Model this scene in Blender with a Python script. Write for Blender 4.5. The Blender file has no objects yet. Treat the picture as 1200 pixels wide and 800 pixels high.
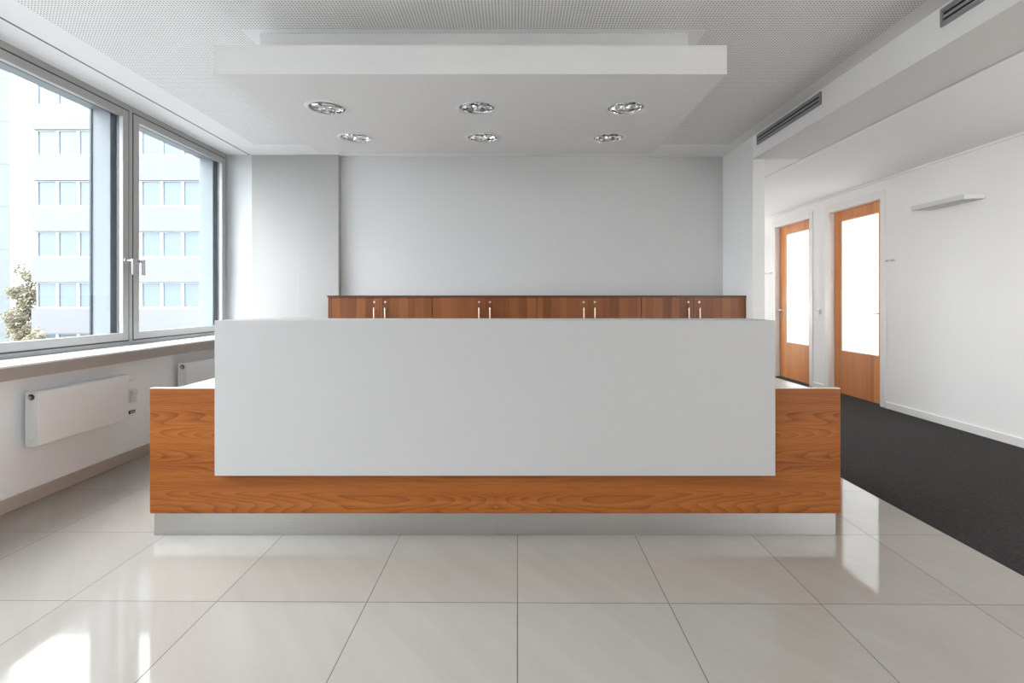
import bpy, bmesh, math, random
from mathutils import Vector, Matrix

S = bpy.context.scene
COL = S.collection
PI = math.pi
random.seed(7)

# ------------------------------------------------------------------ camera
cd = bpy.data.cameras.new('camera')
cam = bpy.data.objects.new('camera', cd)
COL.objects.link(cam)
cam.location = (0, 0, 1.2)
cam.rotation_euler = (PI / 2, 0, 0)
cd.sensor_fit = 'HORIZONTAL'
cd.sensor_width = 36.0
cd.lens = 18.0
cd.shift_x = -2 / 1200
cd.shift_y = -48 / 1200
cd.clip_start = 0.02
cd.clip_end = 500
S.camera = cam

# ------------------------------------------------------------------ view, world, light
S.view_settings.view_transform = 'Standard'
S.view_settings.look = 'None'
S.view_settings.gamma = 1.0
S.view_settings.use_curve_mapping = False
S.view_settings.exposure = 1.12
S.cycles.use_denoising = True
S.cycles.max_bounces = 14
S.cycles.diffuse_bounces = 8
S.cycles.glossy_bounces = 6
S.cycles.transparent_max_bounces = 16
S.cycles.caustics_reflective = False
S.cycles.caustics_refractive = False
S.cycles.sample_clamp_indirect = 6.0

SKY = 2.3            # overcast sky
GLOW = 13.5           # bright part of the overcast sky around the hidden sun, behind the camera to the left
W = bpy.data.worlds.new('sky')
S.world = W
W.use_nodes = True
wn_ = W.node_tree
wb = wn_.nodes['Background']
wb.inputs['Strength'].default_value = 1.0
tc = wn_.nodes.new('ShaderNodeTexCoord')
dp = wn_.nodes.new('ShaderNodeVectorMath')
dp.operation = 'DOT_PRODUCT'
wn_.links.new(tc.outputs['Generated'], dp.inputs[0])
dp.inputs[1].default_value = Vector((-0.62, -0.06, 0.78)).normalized()
mx0 = wn_.nodes.new('ShaderNodeMath')
mx0.operation = 'MAXIMUM'
mx0.inputs[1].default_value = 0.0
wn_.links.new(dp.outputs['Value'], mx0.inputs[0])
pw = wn_.nodes.new('ShaderNodeMath')
pw.operation = 'POWER'
pw.inputs[1].default_value = 5.0
wn_.links.new(mx0.outputs[0], pw.inputs[0])
ma = wn_.nodes.new('ShaderNodeMath')
ma.operation = 'MULTIPLY_ADD'
ma.inputs[1].default_value = GLOW
ma.inputs[2].default_value = SKY
wn_.links.new(pw.outputs[0], ma.inputs[0])
vm = wn_.nodes.new('ShaderNodeVectorMath')
vm.operation = 'SCALE'
vm.inputs[0].default_value = (0.965, 0.983, 1.0)
wn_.links.new(ma.outputs[0], vm.inputs['Scale'])
wn_.links.new(vm.outputs[0], wb.inputs['Color'])


def area_light(name, loc, rot, sx, sy, power, color=(1, 1, 1), portal=False):
    l = bpy.data.lights.new(name, 'AREA')
    l.shape = 'RECTANGLE'
    l.size = sx
    l.size_y = sy
    l.energy = power
    l.color = color
    if portal:
        l.cycles.is_portal = True
    o = bpy.data.objects.new(name, l)
    COL.objects.link(o)
    o.location = loc
    o.rotation_euler = rot
    return o


# daylight comes in through the window band (left) and the corridor's end window
area_light('window_portal', (-3.42, 1.4, 1.8), (0, -PI / 2, 0), 2.0, 8.6, 1, portal=True)
area_light('corridor_portal', (3.3, 10.4, 1.4), (-PI / 2, 0, 0), 1.6, 2.3, 1, portal=True)
# unseen warm fills added to brighten the corridor: beside camera, past wing wall
WARM = (1.0, 0.94, 0.88)
cl = area_light('corridor_wall_fill', (3.0, 0.5, 2.45), (0, 0, 0), 0.25, 1.6, 60, WARM)
cl.rotation_euler = Vector((0.75, 0.60, -0.28)).to_track_quat('-Z', 'Y').to_euler()
cl.data.spread = math.radians(130)
area_light('side_fill_portal', (4.4, -2.1, 1.4), (0, PI / 2, 0), 2.2, 3.0, 1, portal=True)  # portal of an unseen side opening, added to brighten the left wall
pl = bpy.data.lights.new('corridor_end_fill', 'POINT')  # unseen fill added to lift the corridor's far end
pl.energy = 10
pl.color = WARM
pl.shadow_soft_size = 0.15
plo = bpy.data.objects.new('corridor_end_fill', pl)
COL.objects.link(plo)
plo.location = (2.75, 9.75, 1.0)


# ------------------------------------------------------------------ material helpers
def mat(name):
    m = bpy.data.materials.new(name)
    m.use_nodes = True
    nt = m.node_tree
    return m, nt, nt.nodes['Principled BSDF']


def N(nt, t, **kw):
    n = nt.nodes.new(t)
    for k, v in kw.items():
        setattr(n, k, v)
    return n


def setin(n, **kw):
    for k, v in kw.items():
        n.inputs[k.replace('_', ' ')].default_value = v


def math_n(nt, op, a, b=None, c=None):
    n = N(nt, 'ShaderNodeMath', operation=op)
    for i, v in enumerate((a, b, c)):
        if v is None:
            continue
        if isinstance(v, (int, float)):
            n.inputs[i].default_value = v
        else:
            nt.links.new(v, n.inputs[i])
    return n.outputs[0]


def ramp(nt, fac, stops):
    r = N(nt, 'ShaderNodeValToRGB')
    e = r.color_ramp.elements
    while len(e) < len(stops):
        e.new(0.5)
    for el, (p, c) in zip(e, stops):
        el.position = p
        el.color = (*c, 1)
    nt.links.new(fac, r.inputs[0])
    return r.outputs[0]


def mixc(nt, fac, a, b, blend='MIX'):
    n = N(nt, 'ShaderNodeMix', data_type='RGBA', blend_type=blend)
    for i, v in ((0, fac), (6, a), (7, b)):
        if isinstance(v, (int, float)):
            n.inputs[i].default_value = v
        elif isinstance(v, tuple):
            n.inputs[i].default_value = (*v, 1)
        else:
            nt.links.new(v, n.inputs[i])
    return n.outputs[2]


def pos(nt):
    g = N(nt, 'ShaderNodeNewGeometry')
    s = N(nt, 'ShaderNodeSeparateXYZ')
    nt.links.new(g.outputs['Position'], s.inputs[0])
    return g.outputs['Position'], s.outputs[0], s.outputs[1], s.outputs[2]


def comb(nt, x, y, z):
    c = N(nt, 'ShaderNodeCombineXYZ')
    for i, v in enumerate((x, y, z)):
        if isinstance(v, (int, float)):
            c.inputs[i].default_value = v
        else:
            nt.links.new(v, c.inputs[i])
    return c.outputs[0]


def noise(nt, vec, scale=1.0, detail=3.0, rough=0.5, dist=0.0):
    n = N(nt, 'ShaderNodeTexNoise')
    nt.links.new(vec, n.inputs['Vector'])
    setin(n, Scale=scale, Detail=detail, Roughness=rough, Distortion=dist)
    return n.outputs[0]


def bump(nt, b, h, strength=0.1, dist=0.01):
    n = N(nt, 'ShaderNodeBump')
    setin(n, Strength=strength, Distance=dist)
    nt.links.new(h, n.inputs['Height'])
    nt.links.new(n.outputs[0], b.inputs['Normal'])


def plain(name, col, rough=0.5, metal=0.0, spec=0.5):
    m, nt, b = mat(name)
    setin(b, Base_Color=(*col, 1), Roughness=rough, Metallic=metal)
    b.inputs['Specular IOR Level'].default_value = spec
    return m


def paint(name, col, rough=0.6, grain=260, strength=0.03, spec=0.3):
    m, nt, b = mat(name)
    p, x, y, z = pos(nt)
    n1 = noise(nt, p, 1.3, 2)
    c = mixc(nt, n1, tuple(v * 0.985 for v in col), tuple(min(1, v * 1.015) for v in col))
    nt.links.new(c, b.inputs['Base Color'])
    setin(b, Roughness=rough)
    b.inputs['Specular IOR Level'].default_value = spec
    bump(nt, b, noise(nt, p, grain, 3), strength, 0.002)
    return m


M = {}
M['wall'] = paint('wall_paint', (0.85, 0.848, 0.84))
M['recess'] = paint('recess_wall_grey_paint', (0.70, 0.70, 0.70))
M['left'] = paint('parapet_paint', (0.86, 0.90, 0.92))
M['soffit'] = paint('beam_underside_shade', (0.68, 0.675, 0.67))  # shade under the beam put into a darker colour
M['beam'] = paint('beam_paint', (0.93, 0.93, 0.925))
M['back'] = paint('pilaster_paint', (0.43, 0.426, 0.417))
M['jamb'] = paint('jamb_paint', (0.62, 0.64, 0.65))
M['ceiling'] = paint('ceiling_paint', (0.86, 0.862, 0.865), 0.7)
M['canopy'] = paint('canopy_paint', (0.77, 0.768, 0.762), 0.6)
M['trim'] = paint('trim_paint', (0.80, 0.79, 0.775), 0.35, 120, 0.01, 0.5)
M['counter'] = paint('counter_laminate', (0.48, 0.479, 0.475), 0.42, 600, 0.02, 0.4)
M['worktop'] = paint('worktop_laminate', (0.66, 0.66, 0.67), 0.22, 300, 0.01, 0.5)
M['edge'] = plain('bead_and_lit_edge', (0.80, 0.72, 0.62), 0.25)
M['radiator'] = paint('radiator_enamel', (0.76, 0.79, 0.80), 0.32, 90, 0.01, 0.5)
M['frame'] = paint('window_aluminium', (0.38, 0.38, 0.37), 0.35, 200, 0.01, 0.5)
M['frame_out'] = plain('anthracite_gasket', (0.022, 0.032, 0.05), 0.4)
M['black'] = plain('black_void', (0.006, 0.006, 0.006), 0.8)
M['chrome'] = plain('chrome', (0.86, 0.86, 0.87), 0.06, 1.0)
M['satin'] = plain('satin_steel', (0.50, 0.49, 0.48), 0.28, 1.0)
M['nickel'] = plain('pale_satin_nickel', (0.72, 0.60, 0.51), 0.36, 0.85)
M['vent'] = plain('vent_grey_metal', (0.30, 0.30, 0.30), 0.45)
M['vent_slat'] = plain('vent_slat_metal', (0.36, 0.36, 0.36), 0.45)
M['plastic'] = plain('white_plastic', (0.73, 0.74, 0.74), 0.35)
M['greyplastic'] = plain('grey_plastic', (0.45, 0.44, 0.43), 0.4)
M['darkplastic'] = plain('dark_brown_plastic', (0.045, 0.038, 0.034), 0.5)
M['lamp_body'] = paint('lamp_enamel', (0.66, 0.66, 0.66), 0.4, 100, 0.01)
M['lamp_lens'] = plain('lamp_diffuser', (0.78, 0.78, 0.77), 0.25)
M['skirting'] = paint('beige_stone_skirting', (0.46, 0.42, 0.37), 0.35, 60, 0.02, 0.4)
M['sill'] = plain('sill_white_sheen', (0.82, 0.83, 0.84), 0.25)  # grazing reflection on the sill top put into its base colour
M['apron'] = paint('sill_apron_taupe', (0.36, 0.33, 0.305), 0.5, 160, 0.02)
M['facade'] = paint('facade_white', (0.178, 0.185, 0.195), 0.7, 30, 0.02)
M['fin'] = paint('own_facade_render', (0.235, 0.262, 0.282), 0.7, 80, 0.02)
M['tower'] = paint('tower_cladding', (0.165, 0.185, 0.197), 0.7, 20, 0.02)
M['far_frame'] = plain('far_window_frame', (0.55, 0.56, 0.58), 0.5)
M['ground'] = paint('outdoor_paving', (0.18, 0.18, 0.175), 0.9, 20, 0.05)
M['bark'] = paint('bark', (0.16, 0.12, 0.09), 0.9, 40, 0.3)
M['slot'] = plain('shadow_gap_seal', (0.10, 0.10, 0.10), 0.8)


def floor_mat():
    m, nt, b = mat('porcelain_floor_tiles')
    p, x, y, z = pos(nt)
    th = 0.0075
    # tile axes, turned a fraction of a degree
    u = math_n(nt, 'ADD', math_n(nt, 'SUBTRACT', x, 0.015), math_n(nt, 'MULTIPLY', math_n(nt, 'SUBTRACT', y, 2.034), -th))
    v = math_n(nt, 'ADD', math_n(nt, 'SUBTRACT', y, 2.034), math_n(nt, 'MULTIPLY', x, th))
    def cell(t, size):
        q = math_n(nt, 'DIVIDE', t, size)
        f = math_n(nt, 'FRACT', q)
        d = math_n(nt, 'MINIMUM', f, math_n(nt, 'SUBTRACT', 1.0, f))
        return math_n(nt, 'MULTIPLY', d, size), math_n(nt, 'FLOOR', q)
    du, iu = cell(u, 0.600)
    dv, iv = cell(v, 0.604)
    d = math_n(nt, 'MINIMUM', du, dv)
    mr = N(nt, 'ShaderNodeMapRange')
    nt.links.new(d, mr.inputs[0])
    setin(mr, From_Min=0.0011, From_Max=0.0020, To_Min=1.0, To_Max=0.0)
    g = mr.outputs[0]
    wn = N(nt, 'ShaderNodeTexWhiteNoise', noise_dimensions='2D')
    nt.links.new(comb(nt, iu, iv, 0), wn.inputs['Vector'])
    rnd = wn.outputs[0]
    # faint diagonal veins, shifted from tile to tile
    diag = math_n(nt, 'ADD', math_n(nt, 'MULTIPLY', x, 9.0), math_n(nt, 'MULTIPLY', y, 7.0))
    along = math_n(nt, 'SUBTRACT', math_n(nt, 'MULTIPLY', x, 0.7), math_n(nt, 'MULTIPLY', y, 0.9))
    vein = noise(nt, comb(nt, diag, along, math_n(nt, 'MULTIPLY', rnd, 9)), 1.0, 4, 0.6, 0.6)
    col = ramp(nt, vein, [(0.3, (0.290, 0.267, 0.243)), (0.55, (0.303, 0.281, 0.258)), (0.75, (0.317, 0.297, 0.275))])
    col = mixc(nt, math_n(nt, 'MULTIPLY', rnd, 0.12), col, (0.52, 0.49, 0.46))
    col = mixc(nt, g, col, (0.055, 0.05, 0.045))
    nt.links.new(col, b.inputs['Base Color'])
    nt.links.new(math_n(nt, 'ADD', math_n(nt, 'MULTIPLY', g, 0.5), 0.055), b.inputs['Roughness'])
    b.inputs['Specular IOR Level'].default_value = 0.33
    bump(nt, b, math_n(nt, 'SUBTRACT', 1.0, g), 0.25, 0.001)
    return m


def carpet_mat():
    m, nt, b = mat('charcoal_carpet')
    p, x, y, z = pos(nt)
    n1 = noise(nt, p, 190, 2, 0.7)
    n2 = noise(nt, p, 45, 3, 0.7)
    n3 = noise(nt, p, 1.5, 2)
    t = math_n(nt, 'ADD', math_n(nt, 'MULTIPLY', n1, 0.5), math_n(nt, 'MULTIPLY', n2, 0.5))
    c = ramp(nt, t, [(0.32, (0.0035, 0.0033, 0.0032)), (0.52, (0.0125, 0.0115, 0.011)), (0.72, (0.048, 0.044, 0.041))])
    c = mixc(nt, math_n(nt, 'MULTIPLY', n3, 0.12), c, (0.024, 0.022, 0.020))
    nt.links.new(c, b.inputs['Base Color'])
    setin(b, Roughness=0.95)
    b.inputs['Specular IOR Level'].default_value = 0.1
    b.inputs['Sheen Weight'].default_value = 0.05
    bump(nt, b, t, 0.6, 0.004)
    return m


def perforated_mat():
    m, nt, b = mat('perforated_ceiling_board')
    p, x, y, z = pos(nt)
    PX, PY = 0.0181, 0.0181
    row = math_n(nt, 'DIVIDE', y, PY)
    fx = math_n(nt, 'SUBTRACT', math_n(nt, 'FRACT', math_n(nt, 'DIVIDE', x, PX)), 0.5)
    fy = math_n(nt, 'SUBTRACT', math_n(nt, 'FRACT', row), 0.5)
    dx = math_n(nt, 'MULTIPLY', fx, PX)
    dy = math_n(nt, 'MULTIPLY', fy, PY)
    r = math_n(nt, 'SQRT', math_n(nt, 'ADD', math_n(nt, 'MULTIPLY', dx, dx), math_n(nt, 'MULTIPLY', dy, dy)))
    hole = math_n(nt, 'LESS_THAN', r, 0.0040)
    c = mixc(nt, hole, (0.86, 0.858, 0.85), (0.16, 0.16, 0.16))
    nt.links.new(c, b.inputs['Base Color'])
    setin(b, Roughness=0.7)
    return m


def desk_wood():
    m, nt, b = mat('cherry_veneer_crown_cut')
    p, x, y, z = pos(nt)
    XC = -0.09
    ax = math_n(nt, 'ABSOLUTE', math_n(nt, 'SUBTRACT', x, XC))      # book-matched about the middle joint
    big = noise(nt, comb(nt, math_n(nt, 'MULTIPLY', ax, 0.42), math_n(nt, 'MULTIPLY', z, 5.4), y), 1.0, 1.0, 0.35, 0.0)
    fine = noise(nt, comb(nt, math_n(nt, 'MULTIPLY', ax, 4.5), math_n(nt, 'MULTIPLY', z, 38), y), 1.0, 3, 0.55)
    fib = noise(nt, comb(nt, math_n(nt, 'MULTIPLY', ax, 9), math_n(nt, 'MULTIPLY', z, 330), y), 1.0, 4, 0.65)
    h = math_n(nt, 'ADD', math_n(nt, 'MULTIPLY', big, 52.0), math_n(nt, 'ADD', math_n(nt, 'MULTIPLY', fine, 0.45), math_n(nt, 'MULTIPLY', z, 30.0)))
    f = math_n(nt, 'FRACT', h)
    line = math_n(nt, 'POWER', f, 2.4)                              # soft early wood, sharp late-wood line
    band = noise(nt, comb(nt, math_n(nt, 'MULTIPLY', ax, 0.6), math_n(nt, 'MULTIPLY', z, 26), y), 1.0, 3, 0.6)
    t = math_n(nt, 'ADD', math_n(nt, 'MULTIPLY', line, -0.20), math_n(nt, 'ADD', math_n(nt, 'MULTIPLY', fib, 0.50), math_n(nt, 'MULTIPLY', band, 0.50)))
    c = ramp(nt, t, [(0.18, (0.135, 0.034, 0.006)), (0.40, (0.275, 0.082, 0.014)), (0.62, (0.385, 0.127, 0.026))])
    nt.links.new(c, b.inputs['Base Color'])
    setin(b, Roughness=0.38)
    b.inputs['Specular IOR Level'].default_value = 0.35
    bump(nt, b, fib, 0.04, 0.001)
    return m


def vertical_wood(name, axis, dark, mid, light, strip=0.085, rough=0.35):
    m, nt, b = mat(name)
    p, x, y, z = pos(nt)
    a = x if axis == 'x' else y
    o = y if axis == 'x' else x
    wob = noise(nt, comb(nt, math_n(nt, 'MULTIPLY', a, 3), 0.0, math_n(nt, 'MULTIPLY', z, 0.3)), 1.0, 2)
    q = math_n(nt, 'FLOOR', math_n(nt, 'ADD', math_n(nt, 'DIVIDE', a, strip), wob))
    wn = N(nt, 'ShaderNodeTexWhiteNoise', noise_dimensions='1D')
    nt.links.new(q, wn.inputs['W'])
    fib = noise(nt, comb(nt, math_n(nt, 'MULTIPLY', a, 150), o, math_n(nt, 'MULTIPLY', z, 4)), 1.0, 4, 0.6)
    big = noise(nt, comb(nt, math_n(nt, 'MULTIPLY', a, 14), o, math_n(nt, 'MULTIPLY', z, 0.9)), 1.0, 3, 0.5, 0.4)
    t = math_n(nt, 'ADD', math_n(nt, 'MULTIPLY', wn.outputs[0], 0.36), math_n(nt, 'ADD', math_n(nt, 'MULTIPLY', fib, 0.34), math_n(nt, 'MULTIPLY', big, 0.32)))
    c = ramp(nt, t, [(0.2, dark), (0.45, mid), (0.72, light)])
    nt.links.new(c, b.inputs['Base Color'])
    setin(b, Roughness=rough)
    b.inputs['Specular IOR Level'].default_value = 0.35
    bump(nt, b, fib, 0.04, 0.001)
    return m


def brushed_steel():
    m, nt, b = mat('brushed_stainless_plinth')
    p, x, y, z = pos(nt)
    n = noise(nt, comb(nt, math_n(nt, 'MULTIPLY', x, 3), y, math_n(nt, 'MULTIPLY', z, 500)), 1.0, 3)
    c = ramp(nt, n, [(0.3, (0.54, 0.54, 0.525)), (0.7, (0.60, 0.595, 0.58))])
    nt.links.new(c, b.inputs['Base Color'])
    setin(b, Metallic=1.0, Roughness=0.36)
    bump(nt, b, n, 0.03, 0.0003)
    return m


def glass_mat(name, tint=(0.97, 0.99, 1.0), refl=1.0):
    m, nt, b = mat(name)
    nt.nodes.remove(b)
    out = nt.nodes['Material Output']
    tr = N(nt, 'ShaderNodeBsdfTransparent')
    tr.inputs[0].default_value = (*tint, 1)
    gl = N(nt, 'ShaderNodeBsdfGlossy')
    gl.inputs['Roughness'].default_value = 0.0
    ge = N(nt, 'ShaderNodeNewGeometry')
    dt = N(nt, 'ShaderNodeVectorMath', operation='DOT_PRODUCT')
    nt.links.new(ge.outputs['Incoming'], dt.inputs[0])
    nt.links.new(ge.outputs['Normal'], dt.inputs[1])
    k = math_n(nt, 'POWER', math_n(nt, 'SUBTRACT', 1.0, math_n(nt, 'ABSOLUTE', dt.outputs['Value'])), 5.0)
    f = math_n(nt, 'MULTIPLY', math_n(nt, 'ADD', math_n(nt, 'MULTIPLY', k, 0.96), 0.04), refl)
    mx = N(nt, 'ShaderNodeMixShader')
    nt.links.new(f, mx.inputs[0])
    nt.links.new(tr.outputs[0], mx.inputs[1])
    nt.links.new(gl.outputs[0], mx.inputs[2])
    nt.links.new(mx.outputs[0], out.inputs[0])
    return m


def frosted_mat():
    m, nt, b = mat('frosted_door_glass')
    nt.nodes.remove(b)
    out = nt.nodes['Material Output']
    tl = N(nt, 'ShaderNodeBsdfTranslucent')
    tl.inputs[0].default_value = (0.92, 0.93, 0.93, 1)
    gl = N(nt, 'ShaderNodeBsdfGlossy')
    gl.inputs['Roughness'].default_value = 0.12
    mx = N(nt, 'ShaderNodeMixShader')
    mx.inputs[0].default_value = 0.05
    nt.links.new(tl.outputs[0], mx.inputs[1])
    nt.links.new(gl.outputs[0], mx.inputs[2])
    nt.links.new(mx.outputs[0], out.inputs[0])
    return m


def far_pane():
    m, nt, b = mat('facade_window_glass')
    nt.nodes.remove(b)
    out = nt.nodes['Material Output']
    df = N(nt, 'ShaderNodeBsdfDiffuse')
    df.inputs[0].default_value = (0.085, 0.115, 0.14, 1)
    gl = N(nt, 'ShaderNodeBsdfGlossy')
    gl.inputs['Color'].default_value = (0.80, 0.90, 1.0, 1)
    gl.inputs['Roughness'].default_value = 0.0
    mx = N(nt, 'ShaderNodeMixShader')
    mx.inputs[0].default_value = 0.12
    nt.links.new(df.outputs[0], mx.inputs[1])
    nt.links.new(gl.outputs[0], mx.inputs[2])
    nt.links.new(mx.outputs[0], out.inputs[0])
    return m


def leaf_mat():
    m, nt, b = mat('tree_leaves')
    p, x, y, z = pos(nt)
    n = noise(nt, p, 2.2, 3, 0.6)
    c = ramp(nt, n, [(0.3, (0.12, 0.12, 0.075)), (0.5, (0.27, 0.25, 0.175)), (0.72, (0.42, 0.37, 0.28))])
    nt.links.new(c, b.inputs['Base Color'])
    setin(b, Roughness=0.7)
    return m


M['floor'] = floor_mat()
M['carpet'] = carpet_mat()
M['perf'] = perforated_mat()
M['wood'] = desk_wood()
M['cabwood'] = vertical_wood('cabinet_veneer', 'x', (0.14, 0.044, 0.016), (0.235, 0.079, 0.026), (0.32, 0.118, 0.039))
M['cabtop'] = plain('cabinet_top_edge', (0.085, 0.038, 0.022), 0.4)
M['doorwood'] = vertical_wood('door_veneer', 'y', (0.52, 0.175, 0.055), (0.70, 0.27, 0.092), (0.80, 0.36, 0.135), 0.16)
M['steel'] = brushed_steel()
M['glass'] = glass_mat('window_glass')
M['frost'] = frosted_mat()
M['pane'] = far_pane()
M['leaf'] = leaf_mat()


# ------------------------------------------------------------------ mesh helpers
class MB:
    """Collects shapes given in world coordinates; build() stores them relative to the parent's origin."""
    def __init__(self):
        self.bm = bmesh.new()

    def box(self, x0, x1, y0, y1, z0, z1, bev=0.0, seg=2):
        r = bmesh.ops.create_cube(self.bm, size=1.0)
        vs = r['verts']
        bmesh.ops.scale(self.bm, vec=(abs(x1 - x0), abs(y1 - y0), abs(z1 - z0)), verts=vs)
        bmesh.ops.translate(self.bm, vec=((x0 + x1) / 2, (y0 + y1) / 2, (z0 + z1) / 2), verts=vs)
        if bev:
            es = list({e for v in vs for e in v.link_edges})
            bmesh.ops.bevel(self.bm, geom=es, offset=bev, segments=seg, profile=0.5, affect='EDGES')
        return self

    def cyl(self, p0, p1, r, seg=20, r2=None, bev=0.0):
        p0, p1 = Vector(p0), Vector(p1)
        d = p1 - p0
        res = bmesh.ops.create_cone(self.bm, cap_ends=True, segments=seg, radius1=r, radius2=r if r2 is None else r2, depth=d.length)
        q = Vector((0, 0, 1)).rotation_difference(d.normalized())
        mtx = Matrix.Translation((p0 + p1) / 2) @ q.to_matrix().to_4x4()
        if bev:
            es = [e for e in {e for v in res['verts'] for e in v.link_edges} if any(len(f.verts) > 4 for f in e.link_faces)]
            rr = bmesh.ops.bevel(self.bm, geom=es, offset=bev, segments=2, profile=0.5, affect='EDGES')
            vs = list({v for f in rr['faces'] for v in f.verts} | {v for v in res['verts'] if v.is_valid})
            bmesh.ops.transform(self.bm, matrix=mtx, verts=vs)
        else:
            bmesh.ops.transform(self.bm, matrix=mtx, verts=res['verts'])
        return self

    def lathe(self, c, prof, seg=40, mtx=None):
        """prof: (radius, z) pairs turned about the vertical through c; mtx tilts it about c."""
        rings = []
        for r, z in prof:
            ring = []
            if r < 1e-6:
                v = Vector((0, 0, z))
                ring = [self.bm.verts.new(v)] * seg
            else:
                for k in range(seg):
                    a = 2 * PI * k / seg
                    ring.append(self.bm.verts.new((r * math.cos(a), r * math.sin(a), z)))
            rings.append(ring)
        allv = {v for rg in rings for v in rg}
        for a, b in zip(rings, rings[1:]):
            for k in range(seg):
                l = (k + 1) % seg
                vs = []
                for v in (a[k], a[l], b[l], b[k]):
                    if v not in vs:
                        vs.append(v)
                if len(vs) > 2:
                    self.bm.faces.new(vs)
        t = Matrix.Translation(c)
        if mtx is not None:
            t = t @ mtx
        bmesh.ops.transform(self.bm, matrix=t, verts=list(allv))
        return self

    def prism(self, pts, axis, a0, a1):
        """closed outline pts (2-D) extruded along an axis from a0 to a1."""
        def mk(p, a):
            return {'x': (a, p[0], p[1]), 'y': (p[0], a, p[1]), 'z': (p[0], p[1], a)}[axis]
        A = [self.bm.verts.new(mk(p, a0)) for p in pts]
        B = [self.bm.verts.new(mk(p, a1)) for p in pts]
        self.bm.faces.new(A)
        self.bm.faces.new(B[::-1])
        n = len(pts)
        for i in range(n):
            self.bm.faces.new((A[i], B[i], B[(i + 1) % n], A[(i + 1) % n]))
        return self

    def build(self, name, m, parent=None, smooth=False, recalc=True):
        if recalc:
            bmesh.ops.recalc_face_normals(self.bm, faces=self.bm.faces[:])
        o = Vector((0, 0, 0))
        p = parent
        while p is not None:
            o += p.location
            p = p.parent
        bmesh.ops.translate(self.bm, vec=-o, verts=self.bm.verts[:])
        me = bpy.data.meshes.new(name)
        self.bm.to_mesh(me)
        self.bm.free()
        for mm in (m if isinstance(m, list) else [m]):
            me.materials.append(mm)
        if smooth:
            for f in me.polygons:
                f.use_smooth = True
            me.set_sharp_from_angle(angle=math.radians(35))
        ob = bpy.data.objects.new(name, me)
        COL.objects.link(ob)
        ob.parent = parent
        return ob


def tag(o, label=None, cat=None, group=None, kind=None):
    if label: o['label'] = label
    if cat: o['category'] = cat
    if group: o['group'] = group
    if kind: o['kind'] = kind
    return o


def thing(name, loc, label=None, cat=None, group=None, kind=None):
    o = bpy.data.objects.new(name, None)
    o.empty_display_size = 0.1
    COL.objects.link(o)
    o.location = loc
    return tag(o, label, cat, group, kind)


def struct(mb, name, m, label=None, parent=None, smooth=False):
    o = mb.build(name, m, parent, smooth)
    if parent is None:
        o['kind'] = 'structure'
        if label:
            o['label'] = label
    return o


def kids(o):
    return [c for c in bpy.data.objects if c.parent == o]


def copy_tree(o, parent=None):
    c = o.copy()
    COL.objects.link(c)
    if parent is not None:
        c.parent = parent
    for ch in kids(o):
        copy_tree(ch, c)
    return c


# ------------------------------------------------------------------ room data (metres; y = distance from the camera)
XL, XW = -2.88, -3.17          # parapet face, window plane
XB, XB2, XR = 2.33, 2.80, 4.15  # beam face, ceiling step, corridor wall
ZC, ZB, ZK = 2.80, 2.577, 2.568  # lobby ceiling, beam underside, corridor ceiling
YF, YE = -4.2, 10.2            # front (behind the camera), corridor end
XT = 2.222                     # tile / carpet edge
YB, YP = 5.70, 5.62            # recess wall, pilaster face

# ------------------------------------------------------------------ floor
struct(MB().box(-3.2, XT, YF, 5.95, -0.2, 0.0), 'floor', M['floor'], 'pale glossy porcelain tiles laid in a square grid')
b = MB().box(XT, XR + 0.2, YF, YE, -0.2, 0.0025)
struct(b, 'floor_carpet', M['carpet'], 'charcoal carpet of the corridor')
struct(MB().box(-160, 60, -40, 160, -4.4, -4.2), 'ground', M['ground'], 'pale paving outdoors')

# ------------------------------------------------------------------ left wall: parapet, piers, lintel
YW = [5.612 - 1.402 * k for k in range(7)]           # window boundaries, from the back wall to beside the camera
wl = MB()
wl.box(-3.24, XL, YF, YB + 0.02, -0.2, 0.75)
wl.box(-3.24, XL, YF, YW[-1], 0.75, ZC + 0.1)
struct(wl, 'wall_left', M['left'], 'white parapet wall under the window band')
struct(MB().box(-3.40, -3.237, YF, 6.2, 2.735, 3.3), 'trim_2', M['fin'], 'outside head of the window band')
for k, yw in enumerate(YW):
    f = MB()
    f.box(-3.385, -3.238, yw - 0.10, yw + 0.10, 0.70, 2.735, 0.003)
    struct(f, 'trim_%d' % (10 + k), M['fin'], 'narrow outside pier between two windows')
for k, yw in enumerate(YW[1:]):
    g = MB().box(-3.400, -3.382, yw - 0.108, yw - 0.094, 0.80, 2.735, 0.002)
    struct(g, 'trim_%d' % (20 + k), M['frame_out'], 'dark blind guide rail outside the window')
struct(MB().box(-3.46, -3.235, YF, 5.7, 0.74, 0.80), 'trim_3', M['fin'], 'outside window ledge')

# sill: board with its sheen coloured white over a taupe apron, in two lengths
sl = MB()
sl.box(-3.235, -2.795, YW[-1], 4.60, 0.825, 0.838, 0.002)
sl.box(-3.235, -2.795, 4.602, 5.62, 0.825, 0.838, 0.002)
struct(sl, 'trim_4', M['sill'], 'window sill board with its sheen painted white')
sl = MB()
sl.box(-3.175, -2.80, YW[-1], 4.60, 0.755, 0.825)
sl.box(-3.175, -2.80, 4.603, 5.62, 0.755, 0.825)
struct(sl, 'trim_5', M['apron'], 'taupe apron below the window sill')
# stone skirting with butt joints
sk = MB()
yy = [YF, -2.6, -1.4, -0.2, 1.0, 2.2, 3.30, 4.50, 5.64]
for a, c in zip(yy, yy[1:]):
    sk.box(XL, XL + 0.014, a + 0.001, c - 0.001, 0.0, 0.078, 0.0015)
struct(sk, 'baseboard_left', M['skirting'], 'beige stone skirting along the parapet')


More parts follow.
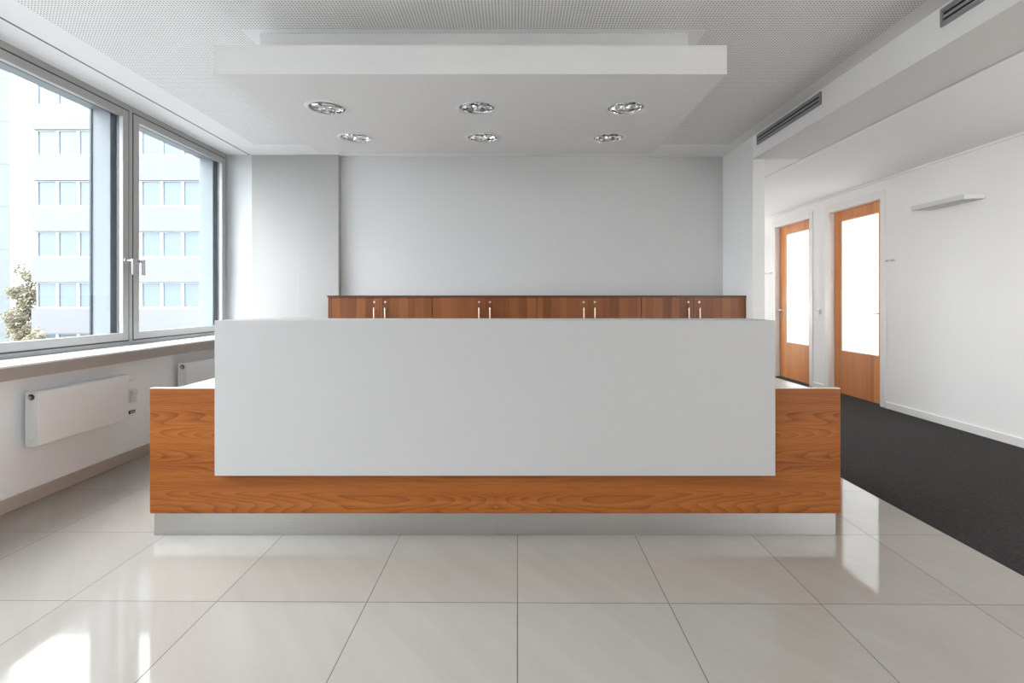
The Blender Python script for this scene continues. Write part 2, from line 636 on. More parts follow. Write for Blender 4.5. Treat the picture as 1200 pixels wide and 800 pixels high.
# ------------------------------------------------------------------ windows
def window(n, y0, y1, handle_far):
    """one casement between y0 (near) and y1 (far)."""
    root = thing('window_%d' % n, (XW, (y0 + y1) / 2, 0.838), 'grey aluminium casement window in the band above the sill', None, None, 'structure')
    z0, z1 = 0.838, ZC
    fr = MB()
    fw = 0.018
    F0, F1, G0, G1 = -3.235, -3.148, -3.178, -3.144   # frame back / front, glass line, sash front
    for (p, q, r, t) in ((y0, y0 + fw, z0, z1), (y1 - fw, y1, z0, z1), (y0 + fw, y1 - fw, z0, z0 + 0.030), (y0 + fw, y1 - fw, z1 - 0.045, z1)):
        fr.box(F0, F1, p, q, r, t, 0.002)
    fr.build('outer_frame', M['frame'], root)
    g = MB()                                        # dark seal between frame and sash
    a0, a1, c0, c1 = y0 + fw, y1 - fw, z0 + 0.030, z1 - 0.045
    for (p, q, r, t) in ((a0, a0 + 0.011, c0, c1), (a1 - 0.011, a1, c0, c1), (a0, a1, c0, c0 + 0.011), (a0, a1, c1 - 0.011, c1)):
        g.box(F0 + 0.01, F1 - 0.002, p, q, r, t)
    g.build('seal', M['frame_out'], root)
    a0, a1, c0, c1 = a0 + 0.011, a1 - 0.011, c0 + 0.011, c1 - 0.011
    sw = 0.060
    ring = ((a0, a0 + sw, c0, c1), (a1 - sw, a1, c0, c1), (a0 + sw, a1 - sw, c0, c0 + sw), (a0 + sw, a1 - sw, c1 - sw, c1))
    sh = MB()
    for (p, q, r, t) in ring:
        sh.box(G0, G1, p, q, r, t, 0.003)
    sh.build('sash', M['frame'], root)
    so = MB()
    for (p, q, r, t) in ring:
        so.box(G0 - 0.017, G0 - 0.001, p, q, r, t)
    so.build('outer_sash', M['frame_out'], root)
    gl = MB()
    gl.box(G0 - 0.004, G0 + 0.001, a0 + sw - 0.003, a1 - sw + 0.003, c0 + sw - 0.003, c1 - sw + 0.003)
    gl.build('glass_pane', M['glass'], root)
    hy = a1 - sw / 2 if handle_far else a0 + sw / 2
    h = MB()
    hz = 1.525
    h.lathe((G1, hy, hz), [(0.0, 0.0), (0.026, 0.0), (0.026, 0.008), (0.022, 0.011), (0.0, 0.011)], 24, Matrix.Rotation(PI / 2, 4, 'Y'))
    h.cyl((G1, hy, hz), (G1 + 0.062, hy, hz), 0.009, 16)
    h.cyl((G1 + 0.058, hy, hz + 0.012), (G1 + 0.058, hy, hz - 0.115), 0.012, 16, bev=0.002)
    h.build('lever_handle', M['satin'], root, True)


for k in range(6):
    window(k + 1, YW[k + 1], YW[k], k % 2 == 1)

# ------------------------------------------------------------------ back wall
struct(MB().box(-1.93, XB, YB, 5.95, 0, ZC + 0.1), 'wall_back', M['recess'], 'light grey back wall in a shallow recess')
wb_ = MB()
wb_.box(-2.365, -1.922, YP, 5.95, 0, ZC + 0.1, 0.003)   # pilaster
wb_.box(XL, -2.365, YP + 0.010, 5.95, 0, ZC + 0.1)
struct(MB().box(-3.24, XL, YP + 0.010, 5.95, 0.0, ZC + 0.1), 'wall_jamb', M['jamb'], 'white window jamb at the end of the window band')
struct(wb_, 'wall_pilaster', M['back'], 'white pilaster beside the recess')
# wing wall at the end of the beam, corridor's inner wall
struct(MB().box(XB, 2.447, 4.99, YE, 0, ZC + 0.1, 0.003), 'wall_corridor', M['wall'], 'white wing wall between lobby and corridor')
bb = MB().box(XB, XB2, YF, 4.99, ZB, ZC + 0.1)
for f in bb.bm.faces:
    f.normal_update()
    f.material_index = 1 if f.normal.z < -0.5 else 0  # downward faces take the colour with the shade in it
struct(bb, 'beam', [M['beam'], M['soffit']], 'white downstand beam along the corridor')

# ------------------------------------------------------------------ ceilings
ce = MB()
xs = [-3.25, -2.912, -2.896, -2.665, -1.615, 1.145, 2.21, XB]
ys = [YF, 3.02, 5.25, 5.95]
VS = {}
for i, xx in enumerate(xs):
    for j, yv in enumerate(ys):
        VS[i, j] = ce.bm.verts.new((xx, yv, ZC))
for i in range(len(xs) - 1):
    for j in range(len(ys) - 1):
        f = ce.bm.faces.new((VS[i, j], VS[i, j + 1], VS[i + 1, j + 1], VS[i + 1, j]))
        cx, cy = (xs[i] + xs[i + 1]) / 2, (ys[j] + ys[j + 1]) / 2
        perf = -2.66 < cx < 2.2 and cy < 5.25 and not (-1.61 < cx < 1.14 and cy > 3.02)
        f.material_index = 1 if perf else (2 if -2.912 < cx < -2.896 else 0)
r = bmesh.ops.extrude_face_region(ce.bm, geom=ce.bm.faces[:])
bmesh.ops.translate(ce.bm, vec=(0, 0, 0.12), verts=[v for v in r['geom'] if isinstance(v, bmesh.types.BMVert)])
struct(ce, 'ceiling', [M['ceiling'], M['perf'], M['slot']], 'white lobby ceiling with perforated acoustic field')
cc = MB()
cc.box(XB2, XR + 0.2, YF, YE, ZK, ZK + 0.25)
cc.box(2.44, XB2, 4.99, YE, ZB, ZB + 0.25)
struct(cc, 'ceiling_corridor', M['ceiling'], 'lower white ceiling of the corridor')
struct(MB().box(XR - 0.022, XR, YF, YE, ZK - 0.02, ZK), 'trim_6', M['ceiling'], 'thin cornice along the corridor wall')

# ------------------------------------------------------------------ corridor wall and doors
DY = [(5.777, 6.748), (7.165, 8.130)]
ZD = 2.365
wr = MB()
wr.box(XR, XR + 0.16, YF, -3.8, 0, ZK + 0.1)
wr.box(XR, XR + 0.16, -3.8, -0.4, 0, 0.25)  # unseen opening above this strip, added to light the left wall
wr.box(XR, XR + 0.16, -3.8, -0.4, 2.45, ZK + 0.1)
ed = [-0.4, DY[0][0], DY[0][1], DY[1][0], DY[1][1], YE]
for a, c in ((ed[0], ed[1]), (ed[2], ed[3]), (ed[4], ed[5])):
    wr.box(XR, XR + 0.16, a, c, 0, ZK + 0.1)
for a, c in DY:
    wr.box(XR, XR + 0.16, a, c, ZD, ZK + 0.1)
bmesh.ops.remove_doubles(wr.bm, verts=wr.bm.verts[:], dist=0.0005)
struct(wr, 'wall_right', M['wall'], 'white corridor wall with two doors')
bs = MB()
for a, c in ((YF, DY[0][0] - 0.075), (DY[0][1] + 0.075, DY[1][0] - 0.075), (DY[1][1] + 0.075, YE)):
    bs.box(XR - 0.014, XR, a, c, 0.002, 0.075, 0.003)
struct(bs, 'baseboard_right', M['trim'], 'white skirting along the corridor wall')


def door(n, y0, y1, handle_near, label):
    root = thing('door_%d' % n, (XR + 0.067, (y0 + y1) / 2, 0.003), label, None, None, 'structure')
    f = MB()                                         # white frame: flat casing and lining
    w = 0.065
    f.box(XR - 0.009, XR + 0.002, y0 - w, y0 + 0.012, 0.003, ZD + w + 0.01, 0.002)
    f.box(XR - 0.009, XR + 0.002, y1 - 0.012, y1 + w, 0.003, ZD + w + 0.01, 0.002)
    f.box(XR - 0.009, XR + 0.002, y0 + 0.012, y1 - 0.012, ZD - 0.012, ZD + w + 0.01, 0.002)
    f.box(XR + 0.002, XR + 0.118, y0, y0 + 0.012, 0.003, ZD)
    f.box(XR + 0.002, XR + 0.118, y1 - 0.012, y1, 0.003, ZD)
    f.box(XR + 0.002, XR + 0.118, y0 + 0.012, y1 - 0.012, ZD - 0.012, ZD)
    f.build('door_frame', M['trim'], root)
    a, c = y0 + 0.016, y1 - 0.016
    g0, g1, h0, h1 = y0 + 0.135, y1 - 0.155, 0.553, 2.222
    if not handle_near:
        g0, g1 = y0 + 0.150, y1 - 0.205
    x0, x1 = XR + 0.067, XR + 0.107
    lf = MB()
    lf.box(x0, x1, a, g0, 0.008, ZD - 0.016, 0.001)
    lf.box(x0, x1, g1, c, 0.008, ZD - 0.016, 0.001)
    lf.box(x0, x1, g0, g1, 0.008, h0)
    lf.box(x0, x1, g0, g1, h1, ZD - 0.016)
    lf.build('door_leaf', M['doorwood'], root)
    bd = MB()                                        # pale glazing beads
    for (p, q, r, s) in ((g0, g0 + 0.012, h0, h1), (g1 - 0.012, g1, h0, h1), (g0 + 0.012, g1 - 0.012, h0, h0 + 0.012), (g0 + 0.012, g1 - 0.012, h1 - 0.012, h1)):
        bd.box(x0 + 0.004, x0 + 0.014, p, q, r, s)
    bd.build('glazing_bead', M['edge'], root)
    MB().box(x0 + 0.016, x0 + 0.024, g0, g1, h0, h1).build('frosted_pane', M['frost'], root)
    hy = a + 0.055 if handle_near else c - 0.055
    d = 1 if handle_near else -1
    h = MB()
    h.lathe((x0, hy, 1.05), [(0, 0), (0.025, 0), (0.025, 0.007), (0, 0.008)], 24, Matrix.Rotation(-PI / 2, 4, 'Y'))
    h.cyl((x0, hy, 1.05), (x0 - 0.055, hy, 1.05), 0.009, 14)
    h.cyl((x0 - 0.050, hy - d * 0.008, 1.05), (x0 - 0.050, hy + d * 0.115, 1.05), 0.009, 14, bev=0.002)
    h.build('lever_handle', M['satin'], root, True)
    h = MB()
    h.lathe((x0, hy, 0.975), [(0, 0), (0.025, 0), (0.025, 0.007), (0.010, 0.008), (0.009, 0.012), (0, 0.012)], 24, Matrix.Rotation(-PI / 2, 4, 'Y'))
    h.build('lock_rose', M['satin'], root, True)


door(1, *DY[0], True, 'nearer walnut door with large frosted glass panel')
door(2, *DY[1], False, 'farther walnut door with large frosted glass panel')

# ------------------------------------------------------------------ the parts of the shell the photo cannot see: front wall and corridor end
wf = MB()
wf.box(-3.6, XR + 0.2, YF - 0.2, YF, 2.72, 3.0)
wf.box(-3.6, XR + 0.2, YF - 0.2, YF, 0.05, 2.72)
wf.box(-3.6, XR + 0.2, YF - 0.2, YF, -0.2, 0.05)
struct(wf, 'wall_front', M['wall'], 'plain white front wall of the lobby')
we = MB()
we.box(2.33, XR + 0.2, YE, YE + 0.15, -0.2, 0.25)
we.box(2.33, XR + 0.2, YE, YE + 0.15, 2.50, 2.9)
we.box(2.33, 2.55, YE, YE + 0.15, 0.25, 2.50)
we.box(XR - 0.1, XR + 0.2, YE, YE + 0.15, 0.25, 2.50)
struct(we, 'wall_end', M['wall'], 'end wall of the corridor with a window')

# ------------------------------------------------------------------ reception desk
DX0, DX1 = -1.848, 1.660
desk = thing('reception_desk', (-0.094, 3.0, 0.0), 'long cherry wood reception desk with raised white counter front and steel plinth', 'reception desk')
MB().box(DX0, DX1, 2.600, 2.630, 0.119, 0.752, 0.0015).build('front_panel', M['wood'], desk)
MB().box(DX0, DX1, 2.600, 2.630, 0.7522, 0.7555, 0.001).build('top_edge', M['edge'], desk)['label'] = 'top edge of the wood panel with its highlight painted pale'  # grazing highlight on the board's top put into a pale strip
wt = MB().box(-1.722, 1.512, 2.631, 3.42, 0.727, 0.7555, 0.002)
wt.build('worktop', M['worktop'], desk)
MB().box(-1.722, -1.694, 2.631, 3.40, 0.10, 0.727, 0.001).build('side_panel', M['wood'], desk)
MB().box(1.484, 1.512, 2.631, 3.40, 0.10, 0.727, 0.001).build('side_panel', M['wood'], desk)
cf = MB()
cx0, cx1 = -1.499, 1.311
cf.box(cx0, cx1, 2.565, 2.599, 0.322, 1.1005, 0.0015)
cf.build('counter_front', M['counter'], desk)['label'] = 'raised white counter front'
cs = MB()
cs.box(cx0, cx1, 2.5995, 2.86, 1.068, 1.1005, 0.0015)
cs.box(cx0, cx0 + 0.03, 2.631, 2.86, 0.7557, 1.068)
cs.box(cx1 - 0.03, cx1, 2.631, 2.86, 0.7557, 1.068)
cs.build('counter_shelf', M['counter'], desk)
MB().box(-1.842, -0.0925, 2.622, 2.640, 0.0, 0.119, 0.001).build('plinth_panel', M['steel'], desk)
MB().box(-0.0915, 1.649, 2.622, 2.640, 0.0, 0.119, 0.001).build('plinth_panel', M['steel'], desk)
for xx in (-1.72, 1.49):
    MB().box(xx, xx + 0.02, 2.640, 3.36, 0.0, 0.10).build('plinth_return', M['steel'], desk)

# ------------------------------------------------------------------ cabinets along the back wall
CX0, CW, CY = -1.863, 1.0475, 5.15
cab = thing('cabinet', (CX0 + CW / 2, CY, 0.0), '', 'cabinet', 'low cabinets along the back wall')
x0, x1 = CX0, CX0 + CW
bd = MB()
bd.box(x0 + 0.001, x0 + 0.02, CY, 5.685, 0.08, 1.232)
bd.box(x1 - 0.02, x1 - 0.001, CY, 5.685, 0.08, 1.232)
bd.box(x0 + 0.02, x1 - 0.02, CY, 5.685, 0.08, 0.10)
bd.box(x0 + 0.02, x1 - 0.02, CY + 0.02, 5.685, 1.212, 1.232)
bd.box(x0 + 0.02, x1 - 0.02, 5.67, 5.685, 0.10, 1.212)
bd.box(x0 + 0.02, x1 - 0.02, CY + 0.04, CY + 0.06, 0.0, 0.08)
bd.box(x0 + 0.02, x1 - 0.02, 5.60, 5.62, 0.0, 0.08)
bd.build('body', M['cabtop'], cab)
mid = (x0 + x1) / 2
for s in (-1, 1):
    d = MB()
    if s < 0:
        d.box(x0 + 0.003, mid - 0.0012, CY - 0.019, CY - 0.001, 0.085, 1.230, 0.001)
    else:
        d.box(mid + 0.0012, x1 - 0.003, CY - 0.019, CY - 0.001, 0.085, 1.230, 0.001)
    dr = d.build('cabinet_door', M['cabwood'], cab)
    hx = mid + s * 0.055
    yf = CY - 0.019
    h = MB()
    h.cyl((hx, yf - 0.030, 1.128), (hx, yf - 0.030, 0.945), 0.0062, 16, bev=0.001)
    h.cyl((hx, yf, 1.108), (hx, yf - 0.030, 1.108), 0.005, 12)
    h.cyl((hx, yf, 0.965), (hx, yf - 0.030, 0.965), 0.005, 12)
    h.build('bar_handle', M['nickel'], dr, True)
    k = MB()
    k.cyl((hx, yf, 1.184), (hx, yf - 0.008, 1.184), 0.0115, 20, bev=0.002)
    k.build('lock', M['nickel'], dr, True)
labels = ['walnut cabinet of the low back row at the end by the window pilaster',
          'second cabinet from the window pilaster in the walnut back row',
          'third walnut cabinet from the window pilaster, behind the desk middle',
          'orange-brown cabinet closing the back row against the corridor wing wall']
for k in range(4):
    c = cab if k == 0 else copy_tree(cab)
    c.location.x = CX0 + CW * (k + 0.5)
    c['label'] = labels[k]
tp = MB().box(CX0 - 0.006, XB - 0.002, CY - 0.026, 5.69, 1.2322, 1.2505, 0.001).build('countertop', M['cabtop'])
tag(tp, 'thin dark brown top board running over all four cabinets', 'worktop')

# ------------------------------------------------------------------ suspended canopy with six downlights
SX0, SX1, SY0, SY1, SZ0, SZ1 = -1.600, 1.138, 2.733, 4.215, 2.408, 2.562
LX = [-1.170, -0.229, 0.703]
LY = [3.215, 3.805]
HR = 0.115
canopy = thing('ceiling_canopy', ((SX0 + SX1) / 2, (SY0 + SY1) / 2, ZC), 'white rectangular ceiling canopy hanging above the reception desk', 'ceiling canopy')
cp = MB()
bm = cp.bm
bx = [SX0, (LX[0] + LX[1]) / 2, (LX[1] + LX[2]) / 2, SX1]
by = [SY0, (LY[0] + LY[1]) / 2, SY1]
for i in range(3):
    for j in range(2):
        cx, cy = LX[i], LY[j]
        a0, a1, c0, c1 = bx[i], bx[i + 1], by[j], by[j + 1]
        angs = sorted([2 * PI * k / 48 for k in range(48)] + [math.atan2(yy_ - cy, xx_ - cx) % (2 * PI) for xx_ in (a0, a1) for yy_ in (c0, c1)])
        inner, outer, top = [], [], []
        for a in angs:
            ca, sa = math.cos(a), math.sin(a)
            t = min([(a1 - cx) / ca if ca > 1e-9 else 1e9, (a0 - cx) / ca if ca < -1e-9 else 1e9,
                     (c1 - cy) / sa if sa > 1e-9 else 1e9, (c0 - cy) / sa if sa < -1e-9 else 1e9])
            outer.append(bm.verts.new((cx + ca * t, cy + sa * t, SZ0)))
            inner.append(bm.verts.new((cx + ca * HR, cy + sa * HR, SZ0)))
            top.append(bm.verts.new((cx + ca * HR, cy + sa * HR, SZ0 + 0.13)))
        n = len(angs)
        for k in range(n):
            l = (k + 1) % n
            bm.faces.new((inner[k], inner[l], outer[l], outer[k]))
            bm.faces.new((inner[l], inner[k], top[k], top[l]))
        bm.faces.new(top[::-1])
P = [(SX0, SY0), (SX1, SY0), (SX1, SY1), (SX0, SY1)]
lo = [bm.verts.new((x, y, SZ0)) for x, y in P]
hi = [bm.verts.new((x, y, SZ1)) for x, y in P]
for k in range(4):
    l = (k + 1) % 4
    bm.faces.new((lo[k], lo[l], hi[l], hi[k]))
bm.faces.new(hi)
cp.build('canopy_slab', M['canopy'], canopy, recalc=False)
MB().box(-1.522, 1.045, 3.067, 4.02, SZ1 - 0.001, ZC - 0.0005, 0.002).build('canopy_neck', M['canopy'], canopy)


def downlight(cx, cy, label):
    z = SZ0
    root = thing('downlight', (cx, cy, z), label, 'ceiling light', 'recessed downlights in the canopy')
    r = MB().lathe((cx, cy, z), [(0.109, 0.03), (0.109, -0.003), (0.114, -0.0065), (0.126, -0.006), (0.136, -0.0002), (0.1145, -0.0002), (0.1145, 0.03), (0.109, 0.03)], 48)
    r.build('trim_ring', M['plastic'], root, True)
    h = MB().lathe((cx, cy, z), [(0.1085, 0.002), (0.1085, 0.030), (0.095, 0.060), (0.070, 0.085), (0.0, 0.100), (0.0, 0.104), (0.080, 0.095), (0.1135, 0.031), (0.1085, 0.031)], 22)
    h.build('housing', M['chrome'], root)
    return root


def fill_downlight(root, tilt, turn):
    cx, cy, z = root.location
    R = Matrix.Rotation(turn, 4, 'Z') @ Matrix.Rotation(tilt, 4, 'X')
    o = Vector((cx, cy, z + 0.012))
    g = MB().lathe(o, [(0.095, -0.006), (0.100, -0.010), (0.104, -0.004), (0.102, 0.006), (0.094, 0.006), (0.095, -0.006)], 40, R)
    g.build('gimbal_ring', M['chrome'], root, True)
    for s in (-1, 1):
        c = o + (R @ Vector((s * 0.047, 0, 0)))
        rf = MB().lathe(c, [(0.0455, -0.009), (0.0465, -0.006), (0.043, 0.004), (0.037, 0.014), (0.027, 0.024), (0.014, 0.030), (0.0, 0.031)], 12, R)
        ro = rf.build('reflector', M['chrome'], root)
        bl = MB()
        bl.lathe(c, [(0.0, -0.012), (0.010, -0.010), (0.015, -0.002), (0.013, 0.010), (0.008, 0.028)], 9, R)
        bl.build('bulb', M['lamp_lens'], ro)
    for s in (-1, 1):
        w = MB()
        w.lathe(o + (R @ Vector((0, s * 0.066, 0))), [(0.0, -0.006), (0.020, -0.004), (0.024, 0.004), (0.0, 0.010)], 7, R)
        w.build('clamp_plate', M['chrome'], root)
    y = MB()
    y.cyl(o + (R @ Vector((0, -0.098, 0.004))), o + (R @ Vector((0, 0.098, 0.004))), 0.004, 10)
    y.build('bridge_bar', M['satin'], root, True)


dl_labels = ['chrome twin-lamp downlight in the front row nearest the windows, its insert tilted',
             'middle downlight of the front row in the white canopy',
             'front row downlight nearest the corridor, in the white canopy',
             'back row downlight nearest the windows, in the white canopy',
             'middle downlight of the back row in the white canopy',
             'back row downlight nearest the corridor, in the white canopy']
tilts = [(0.20, 0.35), (0.06, 0.1), (0.07, -0.25), (0.08, 0.2), (0.05, -0.1), (0.06, -0.15)]
for k in range(6):
    d = downlight(LX[k % 3], LY[k // 3], dl_labels[k])
    fill_downlight(d, *tilts[k])


# ------------------------------------------------------------------ air vents in the beam
def vent(y0, y1, label):
    z0, z1 = 2.683, 2.782
    root = thing('air_vent', (XB, (y0 + y1) / 2, z0), label, 'air vent', 'slot vents in the beam')
    w, t = 0.017, 0.012
    zm = (z0 + z1) / 2
    f = MB()
    f.box(XB - t, XB, y0, y1, z0, z0 + w, 0.002)
    f.box(XB - t, XB, y0, y1, z1 - w, z1, 0.002)
    f.box(XB - t, XB, y0, y0 + w, z0 + w, z1 - w, 0.001)
    f.box(XB - t, XB, y1 - w, y1, z0 + w, z1 - w, 0.001)
    f.build('frame', M['vent'], root)
    MB().box(XB - 0.003, XB - 0.0002, y0 + w, y1 - w, z0 + w, z1 - w).build('backing', M['black'], root)
    for za, zc in ((z0 + w, z0 + w + 0.012), (zm - 0.0085, zm + 0.0085), (z1 - w - 0.010, z1 - w)):
        q = MB()
        q.prism([(XB - 0.010, za), (XB - 0.003, za), (XB - 0.003, zc), (XB - 0.007, zc)], 'y', y0 + w, y1 - w)
        q.build('slat', M['vent_slat'], root)


vent(3.872, 4.890, 'grey slot vent in the beam just in front of the wing wall')
vent(1.760, 2.786, 'grey slot vent in the beam, the one nearer the viewer, cut by the frame edge')


# ------------------------------------------------------------------ radiators
def radiator(y0, length, label):
    z0, z1 = 0.352, 0.672
    xf, xb = -2.757, -2.832
    y1 = y0 + length
    root = thing('radiator', (XL, y0, z0), label, 'radiator', 'flat panel radiators on the parapet')
    MB().box(xf - 0.012, xf, y0 + 0.002, y1 - 0.002, z0 + 0.004, z1 - 0.006, 0.004, 3).build('front_panel', M['radiator'], root, True)
    MB().box(xb, xb + 0.012, y0 + 0.004, y1 - 0.004, z0 + 0.006, z1 - 0.012, 0.003).build('back_panel', M['radiator'], root, True)
    for a, c in ((y0, y0 + 0.006), (y1 - 0.006, y1)):
        MB().box(xb + 0.002, xf - 0.010, a, c, z0, z1, 0.002).build('side_cover', M['radiator'], root, True)
    g = MB()
    for xx in (xb + 0.012, xf - 0.024):
        g.box(xx, xx + 0.006, y0 + 0.006, y1 - 0.006, z1 - 0.012, z1 - 0.003)
    n = int(length / 0.022)
    for k in range(n):
        yv = y0 + 0.008 + k * (length - 0.020) / (n - 1)
        g.box(xb + 0.016, xf - 0.020, yv, yv + 0.004, z1 - 0.009, z1 - 0.005)
    g.build('top_grille', M['radiator'], root)
    cn = MB()
    for k in range(int(length / 0.07)):
        yv = y0 + 0.03 + k * 0.07
        cn.box(xb + 0.010, xf - 0.010, yv, yv + 0.03, z0 + 0.03, z1 - 0.04)
    cn.build('convector', M['radiator'], root)
    xm = (xf + xb) / 2 + 0.002
    rg = MB()
    rg.cyl((xm, y0, z1 - 0.032), (xm, y0 - 0.003, z1 - 0.032), 0.0175, 24)
    rg.build('plug_ring', M['darkplastic'], root, True)
    pg = MB()
    pg.cyl((xm, y0 - 0.003, z1 - 0.034), (xm, y0 - 0.012, z1 - 0.034), 0.0105, 6)
    pg.build('air_plug', M['satin'], root, True)
    rg = MB()
    rg.cyl((xm, y0, z0 + 0.034), (xm, y0 - 0.006, z0 + 0.034), 0.015, 20, bev=0.002)
    rg.build('blind_plug', M['plastic'], root, True)
    for yv in (y0 + 0.12, y1 - 0.14):
        MB().box(XL, xb + 0.002, yv, yv + 0.03, z0 + 0.05, z1 - 0.05).build('bracket', M['radiator'], root)
    th = MB()
    th.cyl((xm, y1, z1 - 0.040), (xm, y1 + 0.016, z1 - 0.040), 0.010, 16)
    th.build('valve', M['satin'], root, True)
    hd = MB()
    hd.cyl((xm, y1 + 0.016, z1 - 0.040), (xm, y1 + 0.075, z1 - 0.040), 0.020, 20, 0.022, 0.003)
    hd.build('thermostat_head', M['plastic'], root, True)
    # supply pipes into the wall
    pp = MB()
    pp.cyl((xm, y1 + 0.008, z1 - 0.04), (XL, y1 + 0.008, z1 - 0.04), 0.007, 12)
    pp.build('pipe', M['plastic'], root, True)
    return root


radiator(2.965, 0.705, 'nearer white panel radiator on the parapet under the left window')
radiator(4.315, 0.705, 'farther white panel radiator partly hidden by the desk')

# socket and cable outlet beside the radiator
so = thing('wall_socket', (XL, 3.86, 0.435), 'white socket with hinged lid on the parapet beside the radiator', 'socket')
MB().box(XL, XL + 0.012, 3.822, 3.900, 0.435, 0.530, 0.003).build('plate', M['plastic'], so, True)
MB().box(XL + 0.012, XL + 0.030, 3.830, 3.892, 0.500, 0.522, 0.003).build('lid_hinge', M['plastic'], so, True)
MB().box(XL + 0.012, XL + 0.018, 3.834, 3.888, 0.442, 0.496, 0.003).build('socket_lid', M['plastic'], so, True)
ou = thing('cable_outlet', (XL, 3.85, 0.355), 'small dark outlet plate low on the parapet under the white socket', 'outlet')
MB().box(XL, XL + 0.010, 3.822, 3.885, 0.350, 0.374, 0.002).build('plate', M['darkplastic'], ou, True)
q = MB()
for yv in (3.833, 3.856):
    q.box(XL + 0.010, XL + 0.0125, yv, yv + 0.018, 0.355, 0.369)
q.build('jack', M['greyplastic'], ou)


# ------------------------------------------------------------------ things on the corridor wall
def wall_lamp(y0, y1, label, watts):
    root = thing('wall_lamp', (XR, (y0 + y1) / 2, 2.095), label, 'wall lamp', 'uplighters on the corridor wall')
    zb, zt = 2.093, 2.137
    xf = XR - 0.188
    hs = MB()
    hs.prism([(XR - 0.002, zt), (xf, zt), (xf, zb + 0.004), (xf + 0.012, zb), (XR - 0.002, zb + 0.010)], 'y', y0, y0 + 0.006)
    hs.prism([(XR - 0.002, zt), (xf, zt), (xf, zb + 0.004), (xf + 0.012, zb), (XR - 0.002, zb + 0.010)], 'y', y1 - 0.006, y1)
    hs.box(xf, xf + 0.006, y0 + 0.006, y1 - 0.006, zb + 0.004, zt, 0.001)
    hs.box(xf + 0.006, xf + 0.050, y0 + 0.006, y1 - 0.006, zb, zb + 0.006, 0.001)
    hs.box(XR - 0.085, XR - 0.008, y0 + 0.006, y1 - 0.006, zb + 0.004, zb + 0.010, 0.001)
    hs.build('housing', M['lamp_body'], root)
    MB().box(xf + 0.050, XR - 0.085, y0 + 0.006, y1 - 0.006, zb + 0.012, zb + 0.016).build('diffuser', M['lamp_lens'], root)
    MB().box(XR - 0.008, XR, y0 + 0.02, y1 - 0.02, zb + 0.004, zt - 0.004, 0.001).build('back_plate', M['lamp_body'], root)
    if watts:
        l = area_light('uplight', (-0.09, 0, 0.03), (PI, 0, 0), 0.12, 0.5, watts, WARM)
        l.parent = root
    return root


wall_lamp(4.503, 5.105, 'flat grey-white wall lamp high on the corridor wall near the first door', 0)
wall_lamp(8.47, 9.07, 'far wall lamp beyond the second door, only its end showing past the wing wall', 0.5)


def nameplate(y0, y1, label):
    root = thing('sign_holder', (XR, (y0 + y1) / 2, 1.635), label, 'sign holder', 'sign holders beside the doors')
    MB().box(XR - 0.012, XR, y0, y1, 1.634, 1.650, 0.001).build('rail', M['satin'], root)
    for yv in (y0 + 0.02, y1 - 0.03):
        MB().cyl((XR - 0.012, yv + 0.006, 1.642), (XR - 0.020, yv + 0.006, 1.642), 0.006, 14).build('screw', M['vent'], root, True)


nameplate(5.575, 5.700, 'small steel sign rail on the wall beside the nearer door')
nameplate(8.225, 8.42, 'small steel sign rail on the wall beyond the farther door')
sw = thing('light_switch', (XR, 6.95, 1.0), 'square grey light switch between the two walnut doors', 'light switch')
MB().box(XR - 0.010, XR, 6.910, 6.990, 1.005, 1.085, 0.002).build('plate', M['plastic'], sw)
MB().box(XR - 0.016, XR - 0.010, 6.922, 6.978, 1.017, 1.073, 0.002).build('rocker', M['greyplastic'], sw)

# ------------------------------------------------------------------ across the street
BY = 33.0
PER = 59.75 * BY / 600           # storey height
bld = thing('office_building', (-20.0, BY, -4.2), 'white office block with ribbon windows across the street', 'building')
bx0, bx1 = -31.1, -14.0
def zof(y):
    return 1.2 + (352 - y) / 600 * BY
core = MB().box(bx0 + 0.9, bx1, BY + 0.55, BY + 9, -4.2, 17.2)
core.build('core_wall', M['facade'], bld)
for k in range(-4, 4):
    zt = zof(242 + 59.75 * k)
    zb = zof(271 + 59.75 * k)
    s = MB().box(bx0, bx1, BY, BY + 9.2, zb, zt, 0.02)
    sp = s.build('spandrel_band', M['facade'], bld)
PW = 24.6 * BY / 600
for k in range(-4, 4):
    zt = zof(271 + 59.75 * k) - 0.0
    zb = zof(301.75 + 59.75 * k) + 0.0
    for i in range(12):
        xa = bx0 + 0.20 + i * PW
        xb = xa + PW
        fr = MB()
        fr.box(xa, xa + 0.06, BY + 0.16, BY + 0.30, zb, zt)
        fr.box(xb - 0.11, xb, BY + 0.16, BY + 0.30, zb, zt)
        fr.box(xa + 0.06, xb - 0.11, BY + 0.16, BY + 0.30, zb, zb + 0.10)
        fr.box(xa + 0.06, xb - 0.11, BY + 0.16, BY + 0.30, zt - 0.06, zt)
        w = fr.build('window', M['far_frame'], bld)
        MB().box(xa + 0.06, xb - 0.11, BY + 0.24, BY + 0.26, zb + 0.10, zt - 0.06).build('pane', M['pane'], w)
tw = thing('tower', (-42, 38, -4.2), 'pale blue-white tower edge beside the office block', 'building')
t = MB()
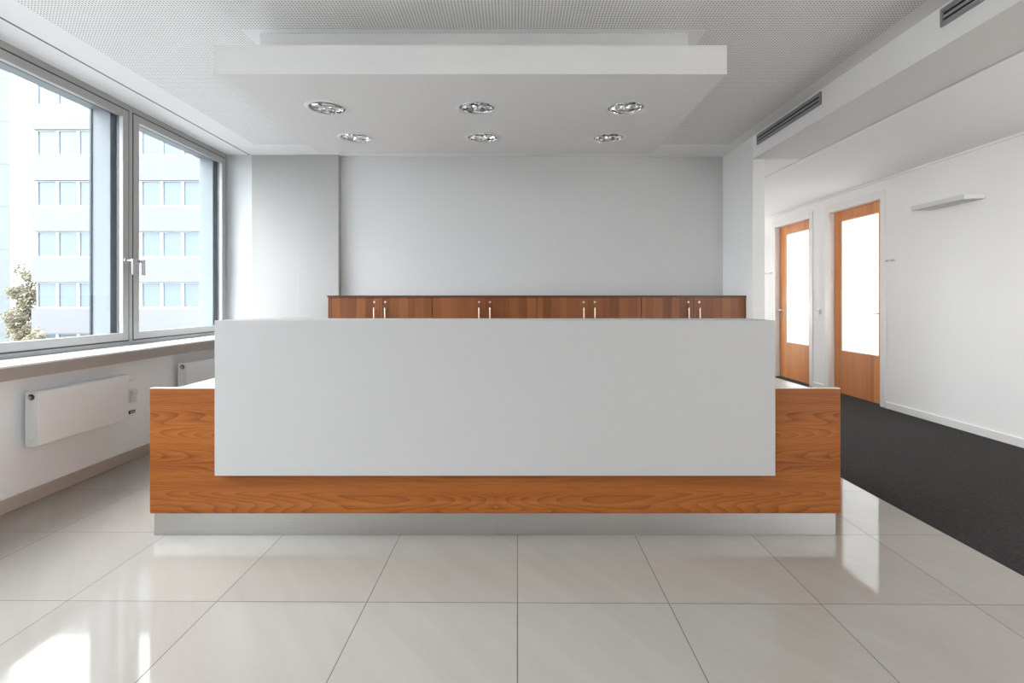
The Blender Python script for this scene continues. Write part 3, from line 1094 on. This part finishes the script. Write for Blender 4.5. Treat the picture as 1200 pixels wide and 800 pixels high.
for k in range(10):
    t.prism([(-50.0, 36), (-35.4, 36), (-42.0, 42), (-56, 42)], 'z', -4.2 + k * 3.0, -1.22 + k * 3.0)
t.build('facade_panels', M['tower'], tw)
MB().prism([(-50.0, 36.03), (-35.5, 36.03), (-42.1, 41.97), (-56, 41.97)], 'z', -4.2, 25.7).build('core_wall', M['tower'], tw)


def tree(x, y, h, w, n, label):
    root = thing('tree', (x, y, -4.2), label, 'tree', 'trees outside the windows')
    tr = MB()
    tr.cyl((x, y, -4.2), (x + 0.1, y, -4.2 + h * 0.55), 0.16, 10, 0.09)
    for k in range(7):
        a = k * 2.4
        b0 = Vector((x + 0.05, y, -4.2 + h * (0.35 + 0.05 * k)))
        tr.cyl(b0, b0 + Vector((math.cos(a) * w * 0.4, math.sin(a) * w * 0.4, h * 0.2)), 0.05, 6, 0.015)
    tr.build('trunk', M['bark'], root)
    lf = MB()
    rnd = random.Random(int(x * 10))
    cl = [(Vector((x + rnd.gauss(0, w * 0.22), y + rnd.gauss(0, w * 0.22), -4.2 + h * rnd.uniform(0.38, 0.95))), rnd.uniform(0.35, 0.8) * w * 0.35) for _ in range(30)]
    for k in range(n):
        c, rr = cl[k % len(cl)]
        d = Vector((rnd.gauss(0, 1), rnd.gauss(0, 1), rnd.gauss(0, 1))).normalized() * rr * rnd.uniform(0.4, 1.0)
        p = c + d
        s = rnd.uniform(0.05, 0.12)
        u = Vector((rnd.gauss(0, 1), rnd.gauss(0, 1), rnd.gauss(0, 1))).normalized()
        v = u.orthogonal().normalized()
        q = u.cross(v)
        vs = [lf.bm.verts.new(p + v * s), lf.bm.verts.new(p + q * s * 0.5 + u * 0.02), lf.bm.verts.new(p - v * s), lf.bm.verts.new(p - q * s * 0.5 + u * 0.02)]
        lf.bm.faces.new(vs)
    lf.build('foliage', M['leaf'], root, recalc=False)


tree(-33.25, 34.7, 7.9, 2.3, 6500, 'sparse olive-brown tree between the tower and the office block')
tree(-27.9, 30.0, 3.6, 1.8, 3500, 'low bushy tree in front of the office block, its crown just above the sill')
